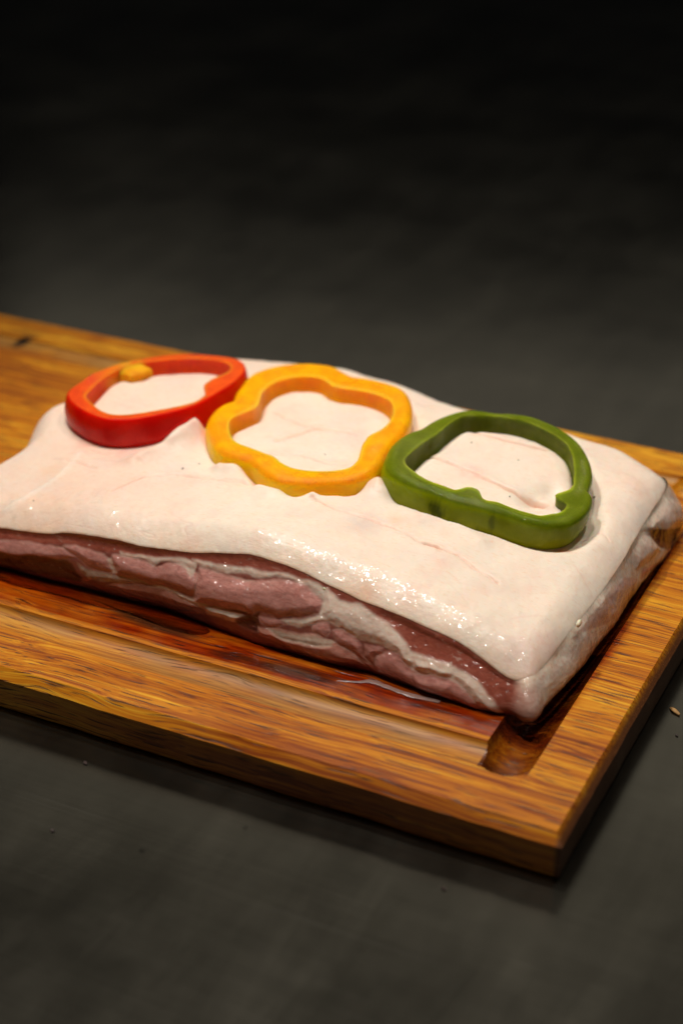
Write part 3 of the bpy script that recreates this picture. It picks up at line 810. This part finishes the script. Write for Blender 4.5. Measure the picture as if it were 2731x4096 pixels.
PAL = dict(red=(0.37, 0.10, 0.062), lean=(0.66, 0.32, 0.27), dark=(0.11, 0.022, 0.014), fat=(0.80, 0.65, 0.54), fatgrey=(0.52, 0.40, 0.31),
           pink=(0.60, 0.28, 0.21), blush=(0.64, 0.42, 0.36), dusk=(0.20, 0.12, 0.11))
FATTY = dict(fat=1, fatgrey=.9, blush=.8, pink=.3)

def paint(coords, polys, base, base_fat, seed):
    n = len(coords)
    c = np.tile(np.array(base), (n, 1)); fat = np.full(n, base_fat); h = np.zeros(n)
    w = coords + np.stack([1.6 * vnoise(coords, 0.13, seed, 2), 0.8 * vnoise(coords, 0.16, seed + 5, 2)], 1)
    for kind, pts, b in polys:
        s = sdf(w, pts)
        k = sstep(-0.9, 0.7, s)
        c += (np.array(PAL[kind]) - c) * k[:, None]
        fat += (FATTY.get(kind, 0) - fat) * k
        dome = sstep(-1.0, 4.5, s)
        h = h * (1 - 0.5 * k) + 0.65 * b * dome
        if kind in ('lean', 'pink'):            # silverskin rim round each muscle
            rim = np.exp(-((s + 0.1) / 0.45) ** 2) * np.clip(0.55 + vnoise(coords, 0.15, seed + 9, 2), 0, 1)
            c += (np.array((0.60, 0.44, 0.36)) - c) * (0.4 * rim)[:, None]; fat = np.maximum(fat, 0.7 * rim)
            h -= 0.12 * np.exp(-((s + 0.1) / 0.7) ** 2)
    return c, fat, h

def flesh(parent, low):
    """the cut sides below the skin, all round"""
    n = len(PQ); J = 92
    v = np.linspace(0, 1, J)
    front = sstep(0.3, 0.85, -PN[:, 1]) * (PQ[:, 1] < 120)
    right = sstep(0.15, 0.7, PN[:, 0])
    x = PQ[:, 0]
    off = np.interp(x, [-340, -303, -273, -216, -190, -165, -128, -110, -80, -57, -42, -36], [4, 4, 5, 5, 10, 14, 12.5, 9.5, 11, 10, 7, 6]) * front + (6.8 + 4.5 * sstep(165, 225, PQ[:, 1])) * right + 2.0 * (1 - np.clip(front + right, 0, 1))
    bot = PQ + PN * off[:, None]
    topi = PQ + PN * (0.1 * front + 0.5 * right)[:, None]
    ztop = low[:, 2] - 0.1 + 1.2 * right
    pos = bot[:, None, :] * (1 - v)[None, :, None] + topi[:, None, :] * v[None, :, None]
    z = ztop[:, None] * v[None, :]
    bulge = 2.0 * front[:, None] * np.sin(math.pi * v)[None] + right[:, None] * 1.6 * np.sin(math.pi * v)[None] ** 1.2
    under = -2.6 * np.exp(-(v * J / 11.0) ** 1.5)[None] * np.ones((n, 1))
    p3 = np.concatenate([pos, z[:, :, None]], -1).reshape(-1, 3)
    fc = np.stack([p3[:, 0], p3[:, 2]], 1); rc = np.stack([p3[:, 1], p3[:, 2]], 1)
    F = np.repeat(front, J); Rr = np.repeat(right, J)
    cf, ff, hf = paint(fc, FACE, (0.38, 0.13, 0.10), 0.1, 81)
    cr, fr, hr = paint(rc, FLANK, (0.80, 0.69, 0.58), 0.95, 91)
    blot = np.clip(0.25 + 0.9 * vnoise(p3, 0.06, 95, 3), 0, 1)
    cr += (np.array((0.60, 0.36, 0.30)) - cr) * (0.60 * blot * (fr > 0.6))[:, None]
    w = Rr / np.maximum(F + Rr, 1e-6); w = np.where(F + Rr < 0.05, 1.0, w)[:, None]
    c = cf * (1 - w) + cr * w; fat = ff * (1 - w[:, 0]) + fr * w[:, 0]; hh = hf * (1 - w[:, 0]) + hr * w[:, 0]
    hh = hh + 0.20 * vnoise(p3, 0.10, 97, 2) + 0.12 * vnoise(p3, 0.4, 98, 2) * (0.5 + fat) + 1.3 * Rr * vnoise(p3, 0.055, 99, 2)
    hh *= np.tile(np.clip((1 - v) * 9, 0, 1), n)
    # towards the skin the flank turns into the same pale hide
    up = np.tile(sstep(0.70, 1.0, v), n) * Rr
    c += (SKIN_COL * np.array((1, 0.96, 0.93)) - c) * up[:, None]; fat += (1 - fat) * up
    d = (bulge + under).ravel() + hh
    p3[:, :2] += np.repeat(PN, J, 0) * d[:, None]
    p3[:, 2] = np.maximum(p3[:, 2], 0.15)
    # where the right side hangs over the juice channel it sags a little
    verts = p3 / 1000; verts[:, 2] += T
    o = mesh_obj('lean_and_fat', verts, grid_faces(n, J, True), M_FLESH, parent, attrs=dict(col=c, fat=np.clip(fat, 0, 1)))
    o['label'] = 'layered red lean and white fat on the cut side'

def blob(name, center, radii, material, parent, seed, lump=0.18, nu=28, nv=16, rot=0.0, power=1.0, attrs=None):
    th = np.linspace(0, 2 * math.pi, nu, endpoint=False); ph = np.linspace(-math.pi / 2 + 0.02, math.pi / 2 - 0.02, nv)
    TH, PH = np.meshgrid(th, ph, indexing='ij')
    sg = lambda a: np.sign(a) * np.abs(a) ** power
    d = np.stack([sg(np.cos(PH)) * sg(np.cos(TH)), sg(np.cos(PH)) * sg(np.sin(TH)), sg(np.sin(PH))], -1).reshape(-1, 3)
    d = d * (1 + lump * vnoise(d + seed * 3.1, 1.6, seed, 3))[:, None]
    q = d * np.array(radii)
    ca, sa = math.cos(rot), math.sin(rot)
    q = np.stack([q[:, 0] * ca - q[:, 1] * sa, q[:, 0] * sa + q[:, 1] * ca, q[:, 2]], 1) + np.array(center)
    f = grid_faces(nu, nv, True)
    caps = [[i * nv for i in range(nu)][::-1], [i * nv + nv - 1 for i in range(nu)]]
    faces = [tuple(int(a) for a in r) for r in f] + caps
    o = mesh_obj(name, q, faces, material, parent)
    if attrs:
        me = o.data
        for an, val in attrs.items():
            if isinstance(val, tuple):
                a = me.color_attributes.new(an, 'FLOAT_COLOR', 'POINT'); a.data.foreach_set('color', np.tile((*val, 1.0), len(q)).astype(np.float32))
            else:
                a = me.attributes.new(an, 'FLOAT', 'POINT'); a.data.foreach_set('value', np.full(len(q), val, dtype=np.float32))
    return o

def pork():
    root = empty('pork_belly', (-0.18, 0.155, T))
    tag(root, 'slab of raw pork belly with pale skin up lying on the wooden board', 'pork belly')
    low, V = rind(root)
    flesh(root, low)
    # yellow-white fat nubs sitting on the cut faces
    fat = dict(col=(0.80, 0.68, 0.42), fat=1.0)
    blob('fat_nub', (-0.1345, 0.0728, T + 0.0312), (0.0024, 0.0016, 0.0013), M_FLESH, root, 3, attrs=fat)
    blob('fat_nub', (-0.0298, 0.1050, T + 0.0235), (0.0010, 0.0022, 0.0015), M_FLESH, root, 4, attrs=dict(col=(0.82, 0.76, 0.55), fat=1.0))
    # dark hair stubs on the skin
    ms = mat_plain('hair_stub', (0.03, 0.02, 0.015), 0.6)
    flat = V.reshape(-1, 3)
    for k, (sx, sy, r) in enumerate(SPECKS):
        j = np.argmin((flat[:, 0] - sx) ** 2 + (flat[:, 1] - sy) ** 2)
        z = flat[j, 2]
        blob('hair_stub', (sx / 1000, sy / 1000, T + z / 1000 + 0.0001), (r * 0.0009, r * 0.0018, r * 0.0007), ms, root, 20 + k, nu=8, nv=5, rot=k * 1.3)
    # pale translucent strands lying on the board in front of the meat
    mm = mat_plain('strand_film', (0.72, 0.50, 0.43), 0.12, coat=1.0)
    mm.node_tree.nodes['Principled BSDF'].inputs['Transmission Weight'].default_value = 0.75
    mm.node_tree.nodes['Principled BSDF'].inputs['IOR'].default_value = 1.36
    strands = [[(-119.3, 52.3), (-110.4, 55.5), (-106, 58.0), (-98.9, 57.5), (-86.9, 56.0), (-73, 57)]]
    for k, s in enumerate(strands):
        c = catmull(s, 12, False); nn = len(c); nr = 10
        tg = np.gradient(c, axis=0); tg /= np.linalg.norm(tg, axis=1, keepdims=True); nr2 = np.stack([-tg[:, 1], tg[:, 0]], 1)
        u = np.linspace(0, 1, nn); wd = (1.5 if k == 0 else 0.7) * np.sin(math.pi * np.clip(u * 0.75 + 0.02, 0, 1)) ** 0.8 * (1 + 0.3 * vnoise(c, 0.4, 7 + k, 2)); 
        vv = []
        for a in range(nr):
            an = 2 * math.pi * a / nr
            p = c + nr2 * (wd * math.cos(an))[:, None]
            zz = 0.12 + (0.06 * wd + 0.05) * math.sin(an) + u * 0.35 + 0.12 * vnoise(p, 0.5, 5, 2)
            vv.append(np.concatenate([p, zz[:, None]], 1))
        vv = np.stack(vv, 0).reshape(-1, 3) / 1000; vv[:, 2] += T
        mesh_obj('pale_strand', vv, grid_faces(nr, nn, True, flip=True), mm, root)
    return root
pork()

# ------------------------------------------------------------------ pepper rings
def pepper(key, label, mat, rib_mat, ribs, marks=()):
    data, o, i, c, h = RINGS[key]
    cz = float(plane_z(data, c[None])[0])
    base = (c[0] / 1000, c[1] / 1000, T + (cz - h) / 1000)
    n = len(o)
    if key == 'green':                           # septum: the wall folds inward
        t_ = np.exp(-(np.linalg.norm(i - np.array([-60.1, 174.0]), axis=1) / 4.6) ** 2)
        i = i + t_[:, None] * np.array([-8.0, -2.5])
        t_ = np.exp(-(np.linalg.norm(o - np.array([-52.3, 183.0]), axis=1) / 3.0) ** 2)
        o = o + t_[:, None] * np.array([-1.6, -0.8])
    zt = plane_z(data, o)
    dirv = o - i; wd = np.linalg.norm(dirv, axis=1, keepdims=True); dirv = dirv / np.maximum(wd, 1e-6)
    th = np.linspace(0, 2 * math.pi, n, endpoint=False)
    circ = np.stack([np.cos(th), np.sin(th)], 1)
    sd = {'red': 1, 'yellow': 2, 'green': 3}[key]
    tilt = {'red': (0.3, 0, -0.6), 'yellow': (-0.2, -2.0, -0.8), 'green': (-1.5, -4.0, -1.5)}[key]
    w_out = 0.7 * vnoise(circ, 1.7, sd, 2); w_in = vnoise(circ, 3.0, sd + 10, 3); w_top = vnoise(circ, 2.0, sd + 20, 3)
    # skin: the outer wall as a thin shell; flesh: the wall behind it
    zs = np.array([0.0, 0.06, 0.16, 0.3, 0.45, 0.6, 0.75, 0.88, 0.95, 0.985, 1.0])
    ob = 1.5 * np.sin(math.pi * zs) * 0.8 - 0.9 * (1 - zs) ** 2
    def outer_at(zf, extra):
        b = 1.8 * math.sin(math.pi * zf) - 2.0 * max(0.0, 0.25 - zf) ** 2 * 16
        lean_ = (1 - zf) * (tilt[0] + tilt[1] * circ[:, 0] + tilt[2] * circ[:, 1])
        return o + dirv * ((b * (1 + 0.4 * w_out) + lean_)[:, None] + extra)
    def z_at(zf): return zt - h * (1 - zf)
    rows = []
    ro = {'red': 0.9, 'yellow': 3.4, 'green': 3.2}[key]
    zl = [(0.0, -1.5)] + [(a, 0.0) for a in zs[1:] if a < 1 - ro / h - 0.02]
    zl += [(1 - ro / h * (1 - math.sin(a)), -ro * 1.1 * (1 - math.cos(a))) for a in np.radians((0, 22, 42, 60, 76))]
    nskin = len(zl) - (1 if key == 'red' else 4)
    ncut = len(zl) + 1
    for zf, ex in zl + [(1.0, -ro * 1.1)]:
        q = outer_at(zf, ex); rows.append(np.concatenate([q, z_at(zf)[:, None] + (0.35 * w_top[:, None] if zf > .95 else 0)], 1))
    for f in (0.12, 0.3, 0.5, 0.7, 0.88):        # cut face, slightly hollow
        q = outer_at(1, -ro * 1.1) * (1 - f) + i * f
        rows.append(np.concatenate([q, (z_at(1) + 0.35 * w_top - 0.25 * math.sin(math.pi * f) + 0.15 * vnoise(q, 0.5, sd + 30, 2))[:, None]], 1))
    for zf, inw in ((0.99, -0.1), (0.94, -0.25), (0.8, -0.5), (0.6, -0.3), (0.4, 0.2), (0.2, 0.6), (0.05, 0.2)):
        q = i - dirv * (inw * 1.2 + 0.5 * w_in * (1 - zf * 0.6))[:, None]
        q = q + 0.22 * np.stack([vnoise(np.concatenate([q, np.full((n, 1), zf * 8)], 1), 0.55, sd + 40, 2)] * 2, 1)
        rows.append(np.concatenate([q, z_at(zf)[:, None]], 1))
    m_ = len(rows)
    V = np.stack(rows, 1).reshape(-1, 3) / 1000; V[:, 2] += T
    f = grid_faces(n, m_, True)
    last = np.stack([np.arange(n) * m_ + m_ - 1, np.roll(np.arange(n), -1) * m_ + m_ - 1, np.roll(np.arange(n), -1) * m_, np.arange(n) * m_], 1)
    skin = np.tile(np.arange(m_) < nskin, n).astype(float)
    Vm = V * 1000; Vm[:, 2] -= T * 1000
    mark = np.zeros(len(V))
    for (mx, mz, ra, rz, s_) in marks:           # bruises along the front: position x, height below the rim
        dz = Vm[:, 2] - np.repeat(zt, m_)
        q = np.hypot((Vm[:, 0] - mx) / ra, (dz - mz) / rz) + 0.8 * vnoise(Vm, 0.6, sd + 60, 3)
        mark = np.maximum(mark, s_ * sstep(1.2, 0.4, q) * (Vm[:, 1] < c[1]))
    pale = np.tile(np.isin(np.arange(m_), (ncut + 4, ncut + 5)), n) * 1.0
    if key == 'red':                             # ripening patch beside the septum, still yellow
        dd = np.hypot(Vm[:, 0] + 310.0, Vm[:, 1] - 191.0)
        pale = np.maximum(pale, sstep(19, 6, dd + 3 * vnoise(Vm, 0.2, 66, 2)) * 1.6)
        skin = skin * (1 - 0.7 * sstep(19, 8, dd))
    root = mesh_obj(key + '_pepper_ring', V, np.concatenate([f, last]), mat, None, attrs=dict(skin=skin, mark=mark, pale=pale), loc=base)
    tag(root, label, 'pepper ring', 'bell pepper rings pressed into the pork skin')
    for k, (rx, ry, a, b, rot, hi, lo) in enumerate(ribs):   # cut septum standing against the wall, flat on top
        p = np.array([[rx, ry]]); zt1 = float(plane_z(data, p)[0])
        z0 = zt1 - h + lo; z1 = zt1 - hi; nu = 40
        t = np.linspace(0, 2 * math.pi, nu, endpoint=False)
        e = np.stack([np.cos(t), np.sin(t)], 1)
        prof = [(0.0, 1.05), (0.2, 1.1), (0.45, 1.0), (0.7, 0.92), (0.88, 0.95), (0.95, 0.88), (0.99, 0.72), (1.02, 0.5), (1.03, 0.25), (1.03, 0.02)]
        vs = []
        for zf, sc in prof:
            q = e * np.array([a, b]) * sc
            q = q * (1 + 0.30 * vnoise(np.concatenate([e * 1.1, np.full((nu, 1), zf * 1.5)], 1) + 3.7 * k + sd, 1.5, sd + 70, 3))[:, None]
            ca, sa = math.cos(rot), math.sin(rot)
            vs.append(np.stack([rx + q[:, 0] * ca - q[:, 1] * sa, ry + q[:, 0] * sa + q[:, 1] * ca, np.full(nu, z0 + (z1 - z0) * zf) + 0.3 * vnoise(q, 0.5, sd + 71, 2)], 1))
        V = np.stack(vs, 1).reshape(-1, 3) / 1000; V[:, 2] += T
        mesh_obj('rib', V, grid_faces(nu, len(prof), True), rib_mat, root)
    return root

pepper('red', 'glossy red bell pepper ring with an orange cut face on the pork skin',
       mat_pepper('red_pepper', (0.74, 0.085, 0.008), (0.66, 0.04, 0.006), (0.50, 0.003, 0.001), (0.62, 0.010, 0.002), (0.84, 0.34, 0.015), (0.3, 0.02, 0.0)),
       mat_pepper('orange_pepper_rib', (0.82, 0.40, 0.015), (0.74, 0.24, 0.008)), [(-306.5, 195.0, 9.0, 7.5, 0.9, 1.0, 0.0)])
pepper('yellow', 'orange yellow bell pepper ring in the middle between the red and green rings',
       mat_pepper('yellow_pepper', (0.90, 0.37, 0.001), (0.92, 0.27, 0.001), (0.95, 0.46, 0.001), (0.97, 0.54, 0.002), (0.95, 0.55, 0.05), (0.6, 0.2, 0.0)), None, [])
pepper('green', 'dark green bell pepper ring with bruised skin nearest the right end of the pork',
       mat_pepper('green_pepper', (0.095, 0.12, 0.002), (0.135, 0.165, 0.004), (0.18, 0.215, 0.001), (0.26, 0.31, 0.002), (0.26, 0.30, 0.03), (0.010, 0.020, 0.002)),
       None, [],
       marks=((-112, -9, 4.5, 4.5, 0.7), (-86, -8, 1.2, 6, .5), (-92, -16, 5, 3, .6), (-102, -15, 7, 3, .5)))

# ------------------------------------------------------------------ juice, crumbs, background
def film(name, pts, z, thick, seed, label):
    c = catmull(pts, 10); ctr = c.mean(0); n = len(c); J = 9
    t = np.linspace(0, 1, J)
    XY = ctr + (c - ctr)[:, None, :] * t[None, :, None]
    xy = XY.reshape(-1, 2)
    prof = np.tile(np.sqrt(np.clip(1 - t ** 4, 0, 1)), n)
    zz = z * 1000 + prof * thick * (1 + 0.5 * vnoise(xy, 0.15, seed, 2)) 
    top = np.stack([xy[:, 0], xy[:, 1], zz], 1)
    bot = top.copy(); bot[:, 2] = z * 1000 - 0.02
    V = np.concatenate([top, bot]) / 1000
    F = np.concatenate([grid_faces(n, J, True, 0, True), grid_faces(n, J, True, n * J)])
    o = mesh_obj(name, V, F, M_JUICE)
    tag(o, label, 'meat juice')
    return o
film('juice_puddle', [(-312, 68), (-308, 60), (-292, 56.5), (-275, 57.5), (-262, 58), (-245, 58), (-222, 59), (-205, 56), (-192, 57), (-188, 63), (-210, 69), (-260, 70), (-290, 70)], T + 0.0001, 0.28, 3, 'thin wet juice puddle on the wood along the front left of the pork')

mc = mat_plain('wood_crumb', (0.38, 0.20, 0.06), 0.7); mr = mat_plain('red_crumb', (0.03, 0.012, 0.008), 0.8); md = mat_plain('dark_crumb', (0.04, 0.025, 0.02), 0.7)
for nm, p, r, mt, lab in (('wood_sliver', (0.0115, 0.1205), (0.0034, 0.0010, 0.0008), mc, 'tan wood sliver on the steel table right of the board'),
                          ('meat_crumb', (-0.0346, -0.0272), (0.0014, 0.0006, 0.0004), mr, 'reddish crumb on the table in front of the board near its corner'),
                          ('meat_crumb', (-0.2011, -0.0208), (0.0015, 0.0008, 0.0004), mr, 'dull reddish crumb in the shadow of the board at left'),
                          ('black_speck', (-0.1888, -0.0632), (0.0011, 0.0007, 0.0004), md, 'tiny black speck on the bare steel at lower left'),
                          ('black_speck', (0.0172, 0.1044), (0.0008, 0.0005, 0.0004), md, 'tiny black speck on the steel right of the board, below the wood sliver')):
    o = blob(nm, (p[0], p[1], r[2] * 0.8), r, mt, None, len(lab), lump=0.35, nu=14, nv=9, rot=-0.6)
    tag(o, lab, 'crumb')
